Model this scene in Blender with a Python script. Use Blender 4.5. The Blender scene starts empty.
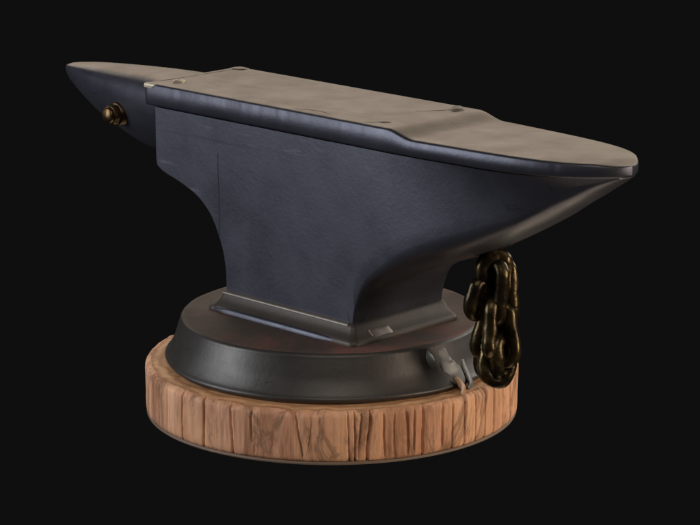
import bpy, bmesh, math, random
import numpy as np
from mathutils import Vector, Matrix, noise
random.seed(7)
U = 0.001                                     # everything below is written in millimetres
SC = bpy.context.scene
COL = SC.collection

# ------------------------------------------------------------------ camera
cd = bpy.data.cameras.new('camera'); cam = bpy.data.objects.new('camera', cd); COL.objects.link(cam)
cam.location = (0, -2500*U, 783.08*U)
cam.rotation_euler = (math.radians(90-14.219), 0, math.radians(-0.422))
cd.sensor_width = 36; cd.lens = 36*2583.456/700; cd.clip_start = .05; cd.clip_end = 100
SC.camera = cam

# ------------------------------------------------------------------ world, lamps, exposure
w = bpy.data.worlds.new('World'); SC.world = w; w.use_nodes = True
bg = w.node_tree.nodes['Background']; bg.inputs[0].default_value = (0.0048, 0.0047, 0.0049, 1); bg.inputs[1].default_value = 1
def lamp(name, loc, aim, sx, sy, watts, color):
    d = bpy.data.lights.new(name, 'AREA'); d.shape = 'RECTANGLE'; d.size = sx; d.size_y = sy
    d.energy = watts; d.color = color
    o = bpy.data.objects.new(name, d); COL.objects.link(o); o.location = loc
    o.rotation_euler = (Vector(aim)-Vector(loc)).to_track_quat('-Z', 'Y').to_euler()
    return o
lamp('back_softbox', (0.1, 2.1, 1.25), (0, 0, .25), 3.4, 1.1, 22, (1, .84, .69))
lamp('left_softbox', (-2.1, -.45, .68), (0, 0, .2), 1.1, 1.25, 32, (.87, .91, 1))
lamp('front_softbox', (0.1, -2.2, 2.2), (0, 0, .15), 1.8, 1.2, 19, (1, .93, .85))
lamp('right_softbox', (2.1, -.9, .35), (0, 0, .15), .8, 1.0, 27, (1, .84, .70))
lamp('right_rear_softbox', (2.0, 1.15, 1.0), (0.1, 0, .1), .9, .9, 15, (.98, .95, .92))
lamp('low_softbox', (0.5, 0.1, -1.7), (.1, 0, .25), 2.6, 1.2, 13, (1, .82, .62))
vs = SC.view_settings; vs.view_transform = 'Standard'; vs.look = 'None'; vs.exposure = 0; vs.gamma = 1

# ------------------------------------------------------------------ materials
def mat(name):
    m = bpy.data.materials.new(name); m.use_nodes = True
    return m, m.node_tree.nodes, m.node_tree.links, m.node_tree.nodes['Principled BSDF']
def tex(N, L, scale, detail=5, stretch=(1, 1, 1), rough=.6, dist=0):
    tc = N.new('ShaderNodeTexCoord'); mp = N.new('ShaderNodeMapping'); mp.inputs['Scale'].default_value = stretch
    n = N.new('ShaderNodeTexNoise'); n.inputs['Scale'].default_value = scale; n.inputs['Detail'].default_value = detail
    n.inputs['Roughness'].default_value = rough; n.inputs['Distortion'].default_value = dist
    L.new(tc.outputs['Object'], mp.inputs[0]); L.new(mp.outputs[0], n.inputs['Vector']); return n.outputs['Fac']
def ramp(N, L, src, stops):
    r = N.new('ShaderNodeValToRGB'); e = r.color_ramp.elements
    while len(e) < len(stops): e.new(.5)
    for k, (p, c) in enumerate(stops): e[k].position = p; e[k].color = (*c, 1) if len(c) == 3 else c
    L.new(src, r.inputs[0]); return r.outputs[0]
def mix(N, L, f, a, b, mode='MIX'):
    x = N.new('ShaderNodeMix'); x.data_type = 'RGBA'; x.blend_type = mode
    for s, v in ((x.inputs[0], f), (x.inputs[6], a), (x.inputs[7], b)):
        if hasattr(v, 'is_output'): L.new(v, s)
        else: s.default_value = v if not isinstance(v, tuple) else (*v, 1)
    return x.outputs[2]
def bump(N, L, B, src, strength, dist):
    b = N.new('ShaderNodeBump'); b.inputs['Strength'].default_value = strength; b.inputs['Distance'].default_value = dist
    L.new(src, b.inputs['Height'])
    if B.inputs['Normal'].links: L.new(B.inputs['Normal'].links[0].from_socket, b.inputs['Normal'])
    L.new(b.outputs[0], B.inputs['Normal'])
g = lambda v: (v, v, v)

def iron(name, base, patch, rough, metal, rust=None, spread=.06):
    m, N, L, B = mat(name)
    c = ramp(N, L, tex(N, L, 7, 6, (1, 1, .35), rough=.5), [(.2, base), (.85, patch)])
    fine = tex(N, L, 90, 4, (1, 1, .5))
    c = mix(N, L, .22, c, ramp(N, L, fine, [(.3, g(.45)), (.7, g(.62))]), 'OVERLAY')
    if rust:
        rm = ramp(N, L, tex(N, L, 7, 6, rough=.7, dist=.6), [(rust[1], g(0)), (rust[1]+.14, g(1))])
        c = mix(N, L, rm, c, rust[0])
    # fine scratches and small pits with their own lighter metal
    sc = ramp(N, L, tex(N, L, 40, 3, (.15, 1, 1.4), .7), [(.66, g(0)), (.74, g(.35))])
    c = mix(N, L, sc, c, tuple(min(1, v*2.1) for v in patch))
    L.new(c, B.inputs['Base Color'])
    L.new(ramp(N, L, tex(N, L, 22, 5), [(.3, g(rough-spread)), (.7, g(rough+spread))]), B.inputs['Roughness'])
    B.inputs['Metallic'].default_value = metal
    bump(N, L, B, tex(N, L, 11, 2, (1, 1, .8), .4), .3, .0025)
    bump(N, L, B, tex(N, L, 34, 4), .09, .0012)
    pit = ramp(N, L, tex(N, L, 75, 2, (1, 1, 1), .5), [(.76, g(1)), (.84, g(0))])
    bump(N, L, B, pit, .25, .0005)
    st = ramp(N, L, tex(N, L, 26, 5, (.12, 1.6, 2.2), .75, .8), [(.60, g(0)), (.66, g(.55)), (.70, g(0))])
    c = mix(N, L, st, c, tuple(v*.45 for v in base)); L.new(c, B.inputs['Base Color'])
    bump(N, L, B, tex(N, L, 260, 3), .3, .0004)
    return m
M_iron = iron('forged_iron', (.042, .042, .054), (.074, .075, .092), .39, .6)
M_face = iron('worn_lit_face_steel', (.125, .108, .09), (.22, .19, .158), .46, .6, spread=.06)  # real face wear, plus warm top light painted into the paler tan
M_base = iron('base_iron', (.045, .040, .035), (.085, .078, .070), .44, .55)
M_basetop = iron('rusty_base_top', (.05, .034, .024), (.075, .052, .038), .7, 0, ((.15, .062, .046), .47))
M_foot = iron('foot_iron', (.045, .036, .029), (.07, .058, .046), .5, .4)
M_edge = iron('bare_metal', (.38, .35, .32), (.6, .56, .5), .4, .8)
M_grey = iron('pale_drip', (.10, .103, .098), (.19, .185, .17), .45, .4)
M_tan = iron('tan_drip', (.3, .17, .10), (.45, .26, .15), .45, .1)
M_dark = iron('dark_seam', (.012, .012, .014), (.02, .02, .022), .7, .2)
M_rivet = iron('pale_rivet', (.35, .29, .21), (.6, .52, .4), .45, .5)

def bronze(name, a, b, rough):
    m, N, L, B = mat(name)
    c = ramp(N, L, tex(N, L, 45, 4), [(.34, a), (.5, tuple((x+y)/2 for x, y in zip(a, b))), (.68, b)])
    L.new(c, B.inputs['Base Color']); B.inputs['Metallic'].default_value = .85
    L.new(ramp(N, L, tex(N, L, 80, 3), [(.3, g(rough-.08)), (.7, g(rough+.14))]), B.inputs['Roughness'])
    bump(N, L, B, tex(N, L, 60, 3), .5, .0022)
    return m
M_chain = bronze('dark_bronze', (.022, .016, .011), (.10, .07, .028), .29)
M_bolt = bronze('brown_bronze', (.04, .024, .012), (.13, .08, .033), .34)

def wood():
    m, N, L, B = mat('sawn_wood')
    grain = tex(N, L, 55, 7, (1, 1, .10), .65, .5)
    c = ramp(N, L, grain, [(.3, (.27, .115, .05)), (.48, (.60, .285, .155)), (.7, (.84, .46, .27))])
    fg = tex(N, L, 190, 5, (1, 1, .07), .7)
    c = mix(N, L, ramp(N, L, fg, [(.5, g(0)), (.64, g(.7))]), c, (.27, .13, .068))
    broad = tex(N, L, 11, 4, (1, 1, .45), .55, 1.2)
    c = mix(N, L, ramp(N, L, broad, [(.40, g(0)), (.62, g(.6))]), c, (.9, .5, .27))
    knots = tex(N, L, 13, 6, (1, 1, .42), .66, 3.2)
    c = mix(N, L, ramp(N, L, knots, [(.52, g(0)), (.60, g(.75)), (.66, g(.15)), (.72, g(.6))]), c, (.22, .115, .065))
    L.new(c, B.inputs['Base Color'])
    B.inputs['Roughness'].default_value = .62; B.inputs['Specular IOR Level'].default_value = .35
    bump(N, L, B, grain, .6, .0025); bump(N, L, B, knots, .35, .004); bump(N, L, B, fg, .5, .0012)
    return m
M_wood = wood()
def woodtop():
    m, N, L, B = mat('end_grain_wood')
    tc = N.new('ShaderNodeTexCoord'); wv = N.new('ShaderNodeTexWave'); wv.wave_type = 'RINGS'; wv.rings_direction = 'Z'
    wv.inputs['Scale'].default_value = 26; wv.inputs['Distortion'].default_value = 5; wv.inputs['Detail'].default_value = 4
    wv.inputs['Detail Scale'].default_value = 1.5
    L.new(tc.outputs['Object'], wv.inputs[0])
    c = ramp(N, L, wv.outputs['Fac'], [(0, (.5, .23, .1)), (.6, (.72, .37, .16)), (1, (.8, .45, .22))])
    c = mix(N, L, ramp(N, L, tex(N, L, 30, 6), [(.45, g(0)), (.7, g(.6))]), c, (.30, .14, .07))
    L.new(c, B.inputs['Base Color']); B.inputs['Roughness'].default_value = .6
    bump(N, L, B, wv.outputs['Fac'], .25, .001); bump(N, L, B, tex(N, L, 70, 5), .3, .001)
    return m
M_woodtop = woodtop()
M_rim = iron('dull_band', (.16, .105, .07), (.22, .15, .10), .6, .0)

# ------------------------------------------------------------------ mesh helpers
def build(name, verts, faces, m, parent=None, sharp=35, bev=0, segs=2, sub=0):
    me = bpy.data.meshes.new(name); me.from_pydata([Vector(v)*U for v in verts], [], faces)
    bm = bmesh.new(); bm.from_mesh(me); bmesh.ops.remove_doubles(bm, verts=bm.verts, dist=1e-6)
    bmesh.ops.dissolve_degenerate(bm, edges=bm.edges, dist=1e-6)
    bmesh.ops.recalc_face_normals(bm, faces=bm.faces); bm.to_mesh(me); bm.free()
    me.shade_smooth(); me.set_sharp_from_angle(angle=math.radians(sharp))
    me.materials.append(m)
    o = bpy.data.objects.new(name, me); COL.objects.link(o)
    if parent: o.parent = parent
    if bev:
        b = o.modifiers.new('bevel', 'BEVEL'); b.width = bev*U; b.segments = segs; b.limit_method = 'ANGLE'
        b.angle_limit = math.radians(sharp); b.harden_normals = False
        me.set_sharp_from_angle(angle=math.radians(60))
    if sub:
        s = o.modifiers.new('sub', 'SUBSURF'); s.levels = s.render_levels = sub
    return o
def loft(loops, closed=True, cap0=True, cap1=True):
    n = len(loops[0]); V = [p for l in loops for p in l]; F = []
    for i in range(len(loops)-1):
        for j in range(n if closed else n-1):
            k = (j+1) % n; F.append((i*n+j, i*n+k, (i+1)*n+k, (i+1)*n+j))
    if cap0: F.append(tuple(range(n)))
    if cap1: F.append(tuple((len(loops)-1)*n+j for j in range(n)))
    return V, F
def cr(pts, per):
    """Catmull-Rom resample of rows (centripetal-free, clamped ends)"""
    P = np.array(pts, float); out = []
    for i in range(len(P)-1):
        a, b, c, d = P[max(i-1, 0)], P[i], P[i+1], P[min(i+2, len(P)-1)]
        for t in np.linspace(0, 1, per, endpoint=False):
            out.append(.5*(2*b+(c-a)*t+(2*a-5*b+4*c-d)*t*t+(3*b-a-3*c+d)*t**3))
    out.append(P[-1]); return np.array(out)
def lathe(profile, n, wob=None):
    loops = []
    for r, z in profile:
        l = []
        for i in range(n):
            a = 2*math.pi*i/n; rr, zz = (r, z) if wob is None else wob(r, z, a)
            l.append((rr*math.cos(a), rr*math.sin(a), zz))
        loops.append(l)
    return loops
def empty(name, loc, rz, label, cat):
    o = bpy.data.objects.new(name, None); COL.objects.link(o); o.empty_display_size = .05
    o.location = Vector(loc)*U; o.rotation_euler = (0, 0, rz); o['label'] = label; o['category'] = cat
    return o
def smooth(x, a, b):
    t = min(1, max(0, (x-a)/(b-a))); return t*t*(3-2*t)

# ------------------------------------------------------------------ wooden disc
wood_root = empty('wooden_disc', (0, 0, 0), 0, 'round light brown wooden disc with vertical cracks, under the round iron base', 'wooden stand')
R = 187.5; H = 52.3
gro = []   # angle from the front (to the right positive), depth, half-width, slant
for px, dep, hw, sl in [(347, 4, 1.0, 1), (353, 5, 1.1, .5), (358, 3.5, .9, -3), (366, 6, 1.4, -3.5), (381, 3.2, .9, 1), (391, 1.6, .8, 2), (402, 3.2, 1.1, -4), (410, 3, .9, 1),
        (418, 4.5, 1.1, 1), (437, 3.6, 1.1, 0), (447, 4.2, 1.1, .5), (459, 4, 1.0, 0), (470.5, 4.6, 1.2, .6), (480.5, 4, 1.1, 0), (489.5, 5, 1.2, .4), (499.5, 4, 1.1, 0), (508, 4, 1.1, 0),
        (513.5, 3, 1, 0), (148, 2.5, 1, 0), (154, 5, 1.4, 0), (163, 1.5, 1.2, 0), (171, 2, 1, .3), (187, 5.5, 1.3, .4), (208, 6.5, 1.5, 2.2), (236, 4.5, 1.2, 2.5),
        (259, 2.4, 1.8, 9), (301, 2.6, 1.9, -7), (309, 1.2, 1.2, 6)]:
    gro.append((math.asin((px-331.5)/187.6), dep*(.7 if 240 < px < 330 else .8), hw*(.55 if px < 340 else .7), sl*.45))
a = 1.62
while a < 2*math.pi-1.62:
    gro.append((a, random.uniform(2, 5), random.uniform(.8, 1.3), random.uniform(-2, 2))); a += random.uniform(.05, .12)
def wob(r, z, a):
    th = (a+math.pi/2+math.pi) % (2*math.pi)-math.pi       # angle from the front
    d = 0
    for ga, dep, hw, sl in gro:
        c = ga+sl*math.sin(z/H*3.1+ga*9)*.006+.0025*noise.noise(Vector((ga*30, z*.11, 0)))+.0035*noise.noise(Vector((ga*70, z*.3, 5)))
        dd = (th-c+math.pi) % (2*math.pi)-math.pi
        x = abs(dd)*R
        if x < 6:
            fade = 1 if dep > 3 else smooth(z, 3, 14)*smooth(H-z, 0, 6)
            d += dep*fade*math.exp(-(x/hw)**2)*(.55+.45*smooth(H-z, 0, 9)) + .3*math.exp(-(x/2.6)**2)
    v = Vector((math.cos(a)*6, math.sin(a)*6, z*.02))
    lump = 1.3*noise.noise(v)+.5*noise.noise(v*4)+.35*noise.noise(Vector((math.cos(a)*60, math.sin(a)*60, z*.03)))
    f = smooth(r, 168, 180)
    return r+f*(lump*.6-d), z-(1-smooth(z, 0, H*.6))*0+(noise.noise(v*3)*1.0*f if z > H-8 else 0)
prof = [(183.5, 2.2), (186, 3.2), (187.3, 6)]+[(187.6, 6+(H-12)*k/9) for k in range(1, 10)]+[(187.2, H-4.2), (186, H-2.2), (184.2, H-.9), (181.5, H-.2)]
loops = lathe(prof, 1900, wob)
V, F = loft(loops, cap0=True, cap1=False)
body = build('side', V, F, M_wood, wood_root, sharp=180)
V, F = loft(lathe([(181.5, H-.2), (178, H), (172, H+.2), (160, H), (120, H), (60, H)], 1900, wob), cap0=False, cap1=True)
build('top', V, F, M_woodtop, wood_root, sharp=60)
V, F = loft(lathe([(184, -.6), (186.2, -.2), (186.8, 1.2), (185.8, 2.4), (183.0, 2.9)], 240))
build('rim', V, F, M_rim, wood_root, sharp=70)

# ------------------------------------------------------------------ round iron base
base_root = empty('iron_base', (0, 0, H), 0, 'round dark iron base with flared side between the anvil and the wooden disc', 'base')
base_root.location = (0, 0, 0)
ZB = 98.6
def bw(r, z, a):
    v = Vector((math.cos(a)*2.2, math.sin(a)*2.2, z*.02)); return r+1.1*noise.noise(v), z+.5*noise.noise(v*2)
prof = cr([(158, H-1), (163.5, H+.3), (167.2, H+3.2), (167.6, H+6), (165.2, H+9), (162.3, H+14), (158.5, H+22), (155.3, H+32), (152.6, ZB-6), (151.4, ZB-2.5), (149, ZB-.4)], 4)
V, F = loft(lathe([tuple(p) for p in prof], 240, bw), cap1=False); build('skirt', V, F, M_base, base_root, sharp=70)
V, F = loft(lathe([(149, ZB-.4), (147.5, ZB+.2), (144, ZB-.2), (138, ZB-.6), (90, ZB-.4), (30, ZB-.4)], 240, bw), cap0=False)
build('top', V, F, M_basetop, base_root, sharp=60)

# ------------------------------------------------------------------ anvil (local frame turned 45 degrees)
AZ = math.radians(-45.07)
anvil = empty('anvil', (0, 0, ZB), AZ, 'dark blue grey iron anvil with worn top painted tan as if lit, long horn and bolt in its heel', 'anvil')
anvil.location = (0, 0, 0)
Z3 = 314.7
hw_pts = np.array([(149, 66), (180, 64.5), (210, 62.5), (245, 60), (270, 57.5), (300, 53.5), (325, 47.5), (343, 40), (357, 31), (367, 21), (373.5, 11), (377, 0)], float)
HWc = cr(hw_pts, 8)
def hwid(x):
    if x <= 149: return 66.
    return float(np.interp(x, HWc[:, 0], HWc[:, 1]))
def sect(T, zt, wT, S, wS, K, e, nf=7, nk=9):
    half = []
    for k in range(nf):
        s = k/(nf); half.append((T+(S[0]-T)*s, -(wT+(wS-wT)*s), zt+(S[1]-zt)*s))
    for k in range(nk+1):
        p = math.pi/2*k/nk; c = math.cos(p)**e if k < nk else 0; s_ = math.sin(p)**e
        half.append((S[0]+(K[0]-S[0])*s_, -wS*c, S[1]+(K[1]-S[1])*s_))
    back = [(x, -y, z) for x, y, z in half[:-1]][::-1]
    return half+back
ZT = 290.5
# T.x, S.x, S.z, K.x, K.z, inset of S
st = [(0, 0, 104, 0, 104, 0), (35, 60, 104, 60, 104, 0), (50, 88, 104, 90, 104, 0), (60, 91, 112, 93, 111, 0), (68, 92, 122, 95, 120, 0), (76, 95, 136, 99, 133, 0), (90, 104, 158, 112, 150, 0),
      (108, 124, 178, 134, 164, 0), (130, 157, 201, 163, 178, .5), (158, 195, 218, 200, 192, 2), (200, 240, 235, 238, 211, 6), (240, 280, 250, 274, 231, 10),
      (275, 304, 264, 298, 245, 12), (300, 322, 276, 318, 258, 12), (322, 338, 283, 334, 268, 9), (343, 352, 288, 350, 279, 5), (360, 364, 292, 363.5, 287.5, 2), (371, 371.5, 294, 371.5, 292.5, 1)]
rows = cr(st, 5); L_ = []
for T, sx, sz, kx, kz, ins in rows:
    zt = ZT+4.5*smooth(T, 250, 372)
    L_.append(sect(T, zt, max(.4, hwid(T)-3.0), (sx, min(sz, zt-.2)), max(.3, hwid(sx)-3.0-max(0, ins)), (kx, min(kz, zt-.4)), .8))
right = L_
stl = [(0, 0, 104), (-30, -55, 104), (-55, -83, 104), (-68, -86.3, 112), (-76, -86.5, 125), (-86, -87.5, 140), (-96, -91.5, 158), (-106, -99.6, 177), (-118, -111, 194), (-132, -129, 208), (-150, -154, 218), (-170, -174, 223.5),
       (-184, -186, 228.5), (-189.5, -190, 235), (-190.5, -190.5, 262), (-190.5, -190.5, 289)]
rows = cr(stl, 4); left = []
for T, sx, sz in rows: left.append(sect(T, ZT, 63.0, (sx, sz), 63.0, (sx, sz), .45))
V, F = loft(left[::-1]+right[1:]); build('body', V, F, M_iron, anvil, sharp=40, bev=1.6)

# top plate running on as the flat top of the horn
def ztop(x): return Z3-6.8*smooth(x, 137, 170)
xs = sorted(set([-203.5, -202, -198, -190]+list(range(-180, 130, 4))+list(range(130, 176, 3))+list(range(176, 320, 8))+[float(v) for v in 377-57*(np.cos(np.linspace(0, math.pi/2, 26)))[::1]]))
xs = sorted([x for x in xs if x < 376.99])+[376.9]
pl = []
for x in xs:
    h = hwid(x)-(0 if x > -203 else 1.0); h = max(h, .6); zt = ztop(x)-(1.0 if x < -203 else 0)-3.0*smooth(x, 352, 377); zb = 291.5+3*smooth(x, 250, 372)+(1 if x < -203 else 0)
    c = min(1.8, h*.3); pts = []
    jig = .6*noise.noise(Vector((x*.03, 3, 1)))+.45*noise.noise(Vector((x*.13, 9, 1)))
    prof = [(0, zt), (h*.5, zt-.1), (max(h*.6, h-c-3), zt), (h-c, zt-.25), (h-.45*c, zt-.9), (h, zt-2.2), (h+.2, (zt+zb)/2), (h-.2, zb+2.5), (max(h*.8, h-1.6), zb+.4), (h-4 if h > 8 else h*.5, zb)]
    jig *= min(1, h/40); fr = [(x, -(y+jig*(y > 2)), z) for y, z in prof][1:][::-1]; bk = [(x, y, z) for y, z in prof][1:]
    pl.append(fr+[(x, 0, zt)]+bk)
V, F = loft(pl)
plate = build('face_plate', V, F, M_iron, anvil, sharp=75)
plate.data.materials.append(M_face)
for p in plate.data.polygons:
    if p.normal.z > .85: p.material_index = 1  # upward faces paler: plate wear, with warm top light painted along the horn

# heel: the pointed tail at the left, narrower than the plate
hx = [(-150, 46, 312.0, 238), (-190, 45.5, 312.0, 232), (-215, 44.5, 312, 229), (-235, 43, 311.7, 227.5), (-262, 40, 311.2, 228.5), (-282, 37.5, 310.5, 232), (-306, 34, 309.6, 239), (-338, 28.5, 308, 250),
      (-367, 22, 306.3, 264), (-387, 16, 304.5, 275), (-399, 11, 303, 282), (-407, 6, 300.5, 288), (-410.5, 1, 296, 292.5)]
rows = cr(hx, 5); hl = []
for x, wd, zt, zk in rows:
    wd = max(wd, .5); half = []; d = zt-zk; cy = 3
    q = cr([(0, zt), (wd*.5, zt-.5), (wd*.78, zt-.035*d-.5), (wd*.93, zt-.11*d), (wd*1.02, zt-.24*d), (wd*.98, zt-.45*d), (wd*.82, zt-.68*d), (wd*.52, zt-.88*d), (wd*.2, zk+.015*d), (0, zk)], 3)
    hl.append([(x, cy-y, z) for y, z in q]+[(x, cy+y, z) for y, z in q[1:-1][::-1]])
V, F = loft(hl); heel = build('heel', V, F, M_iron, anvil, sharp=60)
heel.data.materials.append(M_face)
for p in heel.data.polygons:
    if p.normal.z > .93: p.material_index = 1  # heel top painted tan to stand in for warm light from above

# foot under the waist
def rect(x0, x1, y0, y1, z, r=5, n=5):
    pts = []
    for cx, cy, a0 in ((x1-r, y1-r, 0), (x0+r, y1-r, 90), (x0+r, y0+r, 180), (x1-r, y0+r, 270)):
        for k in range(n+1):
            a = math.radians(a0+90*k/n); pts.append((cx+r*math.cos(a), cy+r*math.sin(a), z))
    return pts
def fl(x0, x1, y0, y1, z, r):
    return [(x, y, z+.35*noise.noise(Vector((x*.06, y*.06, 2)))) for x, y, z in rect(x0, x1, y0, y1, z, r)]
ft = [fl(-102, 107, -77, 74, ZB-1.5, 8), fl(-102.3, 107.3, -77.3, 74.3, ZB+1.5, 8), fl(-101.3, 106.5, -76.4, 73.6, ZB+3.4, 8), fl(-98.5, 104, -73.8, 71.8, ZB+5.4, 7), fl(-95, 101, -71, 69.8, ZB+7.8, 6),
      fl(-92, 98.5, -68.6, 67.8, ZB+10.8, 5), fl(-90, 96.4, -66.6, 66.6, ZB+14.6, 4.5), fl(-88.8, 94.6, -65.4, 65.4, ZB+17.2, 4), fl(-85, 90, -62.8, 62.8, ZB+18.4, 4)]
V, F = loft(ft); foot = build('foot', V, F, M_foot, anvil, sharp=80)
lp = []
for k in range(25):
    x = -99+k*8.0; e = math.sin(math.pi*min(1, (k+.3)/4, (24.3-k)/6)/2); j_ = .5*noise.noise(Vector((x*.06, 1, 4)))
    lp.append([(x, -75.0+(q_[0]-.2+j_)*e, ZB+1.2+q_[1]*e) for q_ in ((-4.2, -1.5), (-4.0, 1.2), (-3.0, 3.1), (-1.6, 3.9), (0, 3.2), (1.6, 1.2))])
V, F = loft(lp); build('ridge', V, F, M_iron, foot, sharp=60)
lp = []
for k in range(30):
    x = -88.5+k*6.1; e = .55+.45*noise.noise(Vector((x*.09, 7, 4)))
    lp.append([(x, -64.5, ZB+15), (x, -66.4-.7*e, ZB+15.3), (x, -66.4-1.0*e, ZB+16.4), (x, -65.4-.6*e, ZB+17.6+.3*e), (x, -63, ZB+18.6)])
V, F = loft(lp); build('worn_rim', V, F, M_face, foot, sharp=60)

# bolt through the heel
def orient(pts, origin, axis):
    q = Vector((0, 0, 1)).rotation_difference(Vector(axis)); return [tuple(Vector(origin)+q @ Vector(p)) for p in pts]
def turned(name, prof, n, origin, axis, m, parent, sharp=40, hexr=None):
    loops = []
    for k, (r, z) in enumerate(prof):
        l = []
        for i in range(n):
            a = 2*math.pi*i/n; rr = r
            if hexr and hexr[k]:
                b = (a % (math.pi/3))-math.pi/6; rr = min(r*1.04, r*.93/math.cos(b))
            l.append((rr*math.cos(a), rr*math.sin(a), z))
        loops.append(orient(l, origin, axis))
    V, F = loft(loops); return build(name, V, F, m, parent, sharp=sharp, bev=.5)
BO = (-285, -31.5, 266.5); BA = (0.0, -1, .02)
bolt = turned('bolt', [(11, 4.5), (11.1, 8.5), (10.6, 11.5), (9.6, 13.5)], 36, BO, BA, M_bolt, anvil, hexr=[1, 1, 1, 0])
turned('washer', [(12.6, -8), (12.8, 3), (12.2, 5.5), (10, 6.4)], 36, BO, BA, M_bolt, bolt)
turned('shank', [(8.8, 12.5), (8.8, 15), (7.9, 17), (5, 18.3), (.6, 18.8)], 28, BO, BA, M_bolt, bolt)

# rivets / dents let into the face plate
def pebble(name, x, y, z, a, b, c, rot, m, parent, lab, seed):
    V = []; F = []; nu, nv = 20, 8
    loops = []
    for j in range(nv+1):
        ph = math.pi/2*j/nv
        l = []
        for i in range(nu):
            t = 2*math.pi*i/nu; q = Vector((math.cos(t)*math.cos(ph), math.sin(t)*math.cos(ph), math.sin(ph)))
            s = 1+.28*noise.noise(q*1.6+Vector((seed, 0, 0)))
            px_, py_ = a*q.x*s, b*q.y*s
            l.append((x+px_*math.cos(rot)-py_*math.sin(rot), y+px_*math.sin(rot)+py_*math.cos(rot), z-.4+c*q.z*s))
        loops.append(l)
    V, F = loft(loops); o = build(name, V, F, m, parent, sharp=60); o['label'] = lab; return o
pebble('rivet', -180, -41, Z3, 6.4, 8.5, 3.0, .2, M_rivet, anvil, 'pale bright rivet on left front corner of top', 1)
pebble('rivet', -193, 57, Z3, 11, 8, 1.8, .4, M_face, anvil, 'low tan rivet on left back corner of top', 2)
pebble('rivet', 116, -45, Z3, 8, 5, 1.3, .3, M_face, anvil, 'small flat tan rivet at front edge beside horn step', 3)
pebble('rivet', 122, 49, Z3, 7, 10, 3.2, .3, M_face, anvil, 'raised tan rivet at back edge beside horn step', 4)
def strip(name, pts, wd, z, m, parent, lab=None, thick=.5):
    """thin scratch lying on the face: list of (x, y), tapered"""
    loops = []
    for k, (x, y) in enumerate(pts):
        a_, b_ = pts[max(0, k-1)], pts[min(len(pts)-1, k+1)]; d = Vector((b_[0]-a_[0], b_[1]-a_[1])).normalized(); nn = Vector((-d.y, d.x))
        ww = wd*(.25+math.sin(math.pi*k/(len(pts)-1)))*.8
        loops.append([(x-nn.x*ww, y-nn.y*ww, z-1), (x-nn.x*ww, y-nn.y*ww, z+.05), (x, y, z+thick), (x+nn.x*ww, y+nn.y*ww, z+.05), (x+nn.x*ww, y+nn.y*ww, z-1)])
    V, F = loft(loops); o = build(name, V, F, m, parent, sharp=30)
    if lab: o['label'] = lab
    return o
strip('scratch', [(-202, -62), (-197, -40), (-195, -10), (-196, 20), (-193, 50)], .7, Z3, M_dark, anvil, thick=.15)
strip('scratch', [(100, 14), (108, 25), (115, 36), (120, 46)], .9, Z3, M_dark, anvil, thick=.15)
strip('scratch', [(104, -61), (110, -54), (114, -47)], .8, Z3, M_dark, anvil, thick=.15)
strip('scratch', [(8, -58), (24, -52), (38, -50), (52, -53)], .7, Z3, M_dark, anvil, thick=.15)
# chipped bright corner of the plate
chip = [rect(-203.9, -192, -66.5, -63.2, Z3-4.6, .8, 2), rect(-204.0, -189, -66.7, -62.8, Z3-2.5, .8, 2), rect(-203.7, -186, -66.0, -62.2, Z3-.6, .8, 2), rect(-202.5, -188, -65.0, -63, Z3+.2, .8, 2)]
V, F = loft(chip); o = build('chipped_corner', V, F, M_rivet, anvil, sharp=15)
# vertical seam scratched down the front of the body
V = []; 
loops = []
for k, (x, z) in enumerate([(-97, 256), (-97.4, 240), (-96.8, 220), (-96.2, 200), (-96.6, 185), (-96, 172)]):
    ww = .45*(.4+math.sin(math.pi*k/5))
    loops.append([(x-ww, -62, z), (x-ww, -63.25, z), (x+ww, -63.25, z), (x+ww, -62, z)])
V, F = loft(loops); build('seam', V, F, M_dark, anvil)
# bare patch on the foot, right-hand end
lp = []
for y, e in ((-50, -.3), (-47, .5), (-38, .6), (-30, .45), (-25, .5), (-22, -.3)):
    sh = 1.2*math.sin(y*.9); lp.append([(98.5+sh*.3, y, ZB+10.8), (99.6+e+sh*.5, y, ZB+10.6), (101+e, y+1, ZB+8.2+e*.6), (104+e, y+1.5, ZB+5.8+e*.6), (105.6+sh*.2, y+2, ZB+4.0), (104, y+1, ZB+3.6), (99, y, ZB+7)])
V, F = loft(lp); build('bare_patch', V, F, M_face, foot, sharp=60)

# ------------------------------------------------------------------ drips on the side of the base
def tube(pts, rad, n=12, flat=1.0, seed=0):
    P = cr([tuple(p)+(r,) for p, r in zip(pts, rad)], 5); loops = []
    for i in range(len(P)):
        t = Vector(P[min(i+1, len(P)-1)][:3]-P[max(i-1, 0)][:3]).normalized()
        out = Vector((P[i][0], P[i][1], 0)).normalized(); side = t.cross(out).normalized(); out = side.cross(t)
        l = []
        for j in range(n):
            a = 2*math.pi*j/n; r = P[i][3]*(1+.10*noise.noise(Vector((i*.35+seed, math.cos(a)*1.2, math.sin(a)*1.2))))
            l.append(tuple(Vector(P[i][:3])+side*math.cos(a)*r+out*math.sin(a)*r*flat))
        loops.append(l)
    return loft(loops)
def onbase(px, z, off=0):
    """point on the skirt seen at picture column px"""
    r = np.interp(z, [H, H+5, H+13, H+22, H+32, ZB], [168, 168, 162.5, 158.5, 155.3, 149])+off
    s = (px-331.5)/(r*1.045); s = max(-.999, min(.999, s)); return (r*s, -r*math.sqrt(1-s*s), z)
V, F = tube([onbase(438, 95.5, -1), onbase(440, 91), onbase(444, 84), onbase(448, 76, 1), onbase(455, 68, 1), onbase(461, 60, 1.5), onbase(462, 54, 2)], [5, 6.5, 7, 8.5, 9, 8, 5], 18, .13, 1)
build('drip', V, F, M_grey, base_root, sharp=80)['label'] = 'wide grey drip down the right side of the base'
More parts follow.
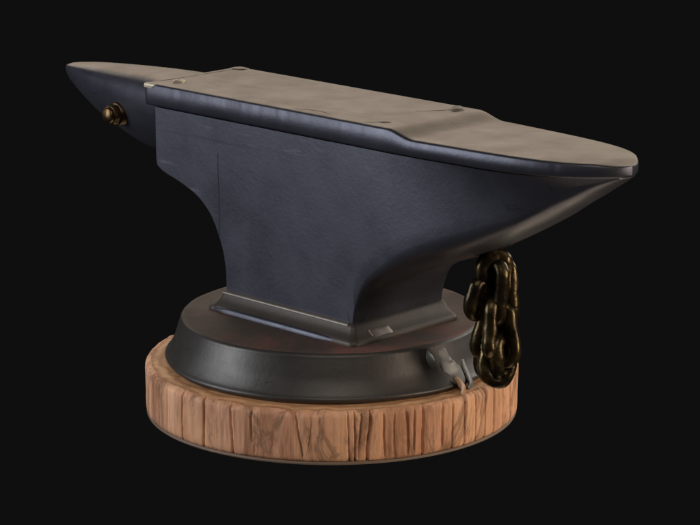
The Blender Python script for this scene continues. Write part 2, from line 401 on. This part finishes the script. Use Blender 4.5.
V, F = tube([onbase(430, 94, -1), onbase(429, 90), onbase(431, 83, 1), onbase(433, 77)], [2, 4, 4.6, 2], 14, .15, 2)
build('drip', V, F, M_grey, base_root, sharp=80)['label'] = 'short grey drip at the left of the others'
V, F = tube([onbase(464, 76, -1), onbase(466, 69, 0), onbase(470, 61, 1.5), onbase(472, 55, 4), onbase(469, 51.5, 7)], [3, 4.4, 5, 5.4, 4], 14, .34, 3)
build('drip', V, F, M_grey, base_root, sharp=80)['label'] = 'round ended grey drip nearest the chain'
V, F = tube([onbase(456, 64, 2), onbase(461, 59, 5), onbase(463, 54, 8), onbase(461, 50.5, 13)], [3, 4.4, 5, 4], 12, .4, 4)
build('drip', V, F, M_tan, base_root, sharp=80)['label'] = 'tan drip pooling on the wooden disc'

# ------------------------------------------------------------------ chain hanging from the horn
chain = empty('hanging_chain', (0, 0, 0), 0, 'short dark bronze chain of thick links hanging under the horn', 'chain')
FOC = 2583.456; pt = math.radians(14.219); yw = math.radians(.422)
X = Vector((math.cos(AZ), math.sin(AZ), 0)); Y = Vector((-math.sin(AZ), math.cos(AZ), 0))
HANG = X*213
cx0, cy0 = HANG.x, HANG.y
def link(dx, dy, z, hh, hw_, wire, yaw, tilt, roll, name='link', seed=0):
    """stadium shaped link, centre offset dx (picture right), dy (away), height z"""
    n = 56; m = 14; wire *= 1.03; c = Vector((cx0+dx*.92+.5, cy0+dy, z)); loops = []
    Rm = Matrix.Rotation(yaw, 3, 'Z') @ Matrix.Rotation(tilt, 3, 'Y') @ Matrix.Rotation(roll, 3, 'X')
    P = []
    st_ = max(.01, hh-hw_)
    for i in range(n):
        a = 2*math.pi*i/n; P.append(Vector((hw_*.89*math.cos(a), 0, hw_*math.sin(a)+(st_ if math.sin(a) > 0 else -st_)*min(1, abs(math.sin(a))*3))))
    for i in range(n):
        t = (P[(i+1) % n]-P[i-1]).normalized(); yv = Vector((0, 1, 0)); s = t.cross(yv)
        l = []
        for j in range(m):
            a = 2*math.pi*j/m; r = wire*(1+.3*noise.noise(Vector((P[i].x*.09+seed, P[i].z*.09, math.cos(a)))))
            l.append(tuple(c+Rm @ (P[i]+s*math.cos(a)*r+yv*math.sin(a)*r)))
        loops.append(l)
    loops.append(loops[0]); V, F = loft(loops, cap0=False, cap1=False)
    return build(name, V, F, M_chain, chain, sharp=80)
R_ = math.radians
link(1, 0, 197, 9, 6, 2.4, R_(60), 0, 0, 'shackle', 9)
link(3, 0, 163, 32, 13.5, 7.0, R_(12), R_(-4), R_(4), seed=1)
link(3, 1, 158, 30, 12, 6.6, R_(-62), R_(8), 0, seed=2)
link(12, 6, 157, 30, 10, 6.4, R_(-28), R_(-3), 0, seed=3)
link(-14, -3, 154, 15.5, 8, 6.4, R_(30), R_(6), R_(8), seed=3)
link(1, -4, 126, 25, 10.5, 6.6, R_(70), R_(8), 0, seed=4)
link(8, -2, 119, 28, 13.5, 7.0, R_(-8), R_(-9), R_(-5), seed=5)
link(-2, 4, 121, 23, 11, 6.4, R_(25), R_(10), R_(8), seed=6)
link(6, -2, 94, 21, 12.5, 7.4, R_(6), R_(3), R_(-8), seed=7)
link(9, 0, 95, 20, 11, 6.6, R_(72), R_(-12), 0, seed=8)
link(-1, 5, 96, 19, 11, 6.4, R_(-40), R_(14), 0, seed=10)
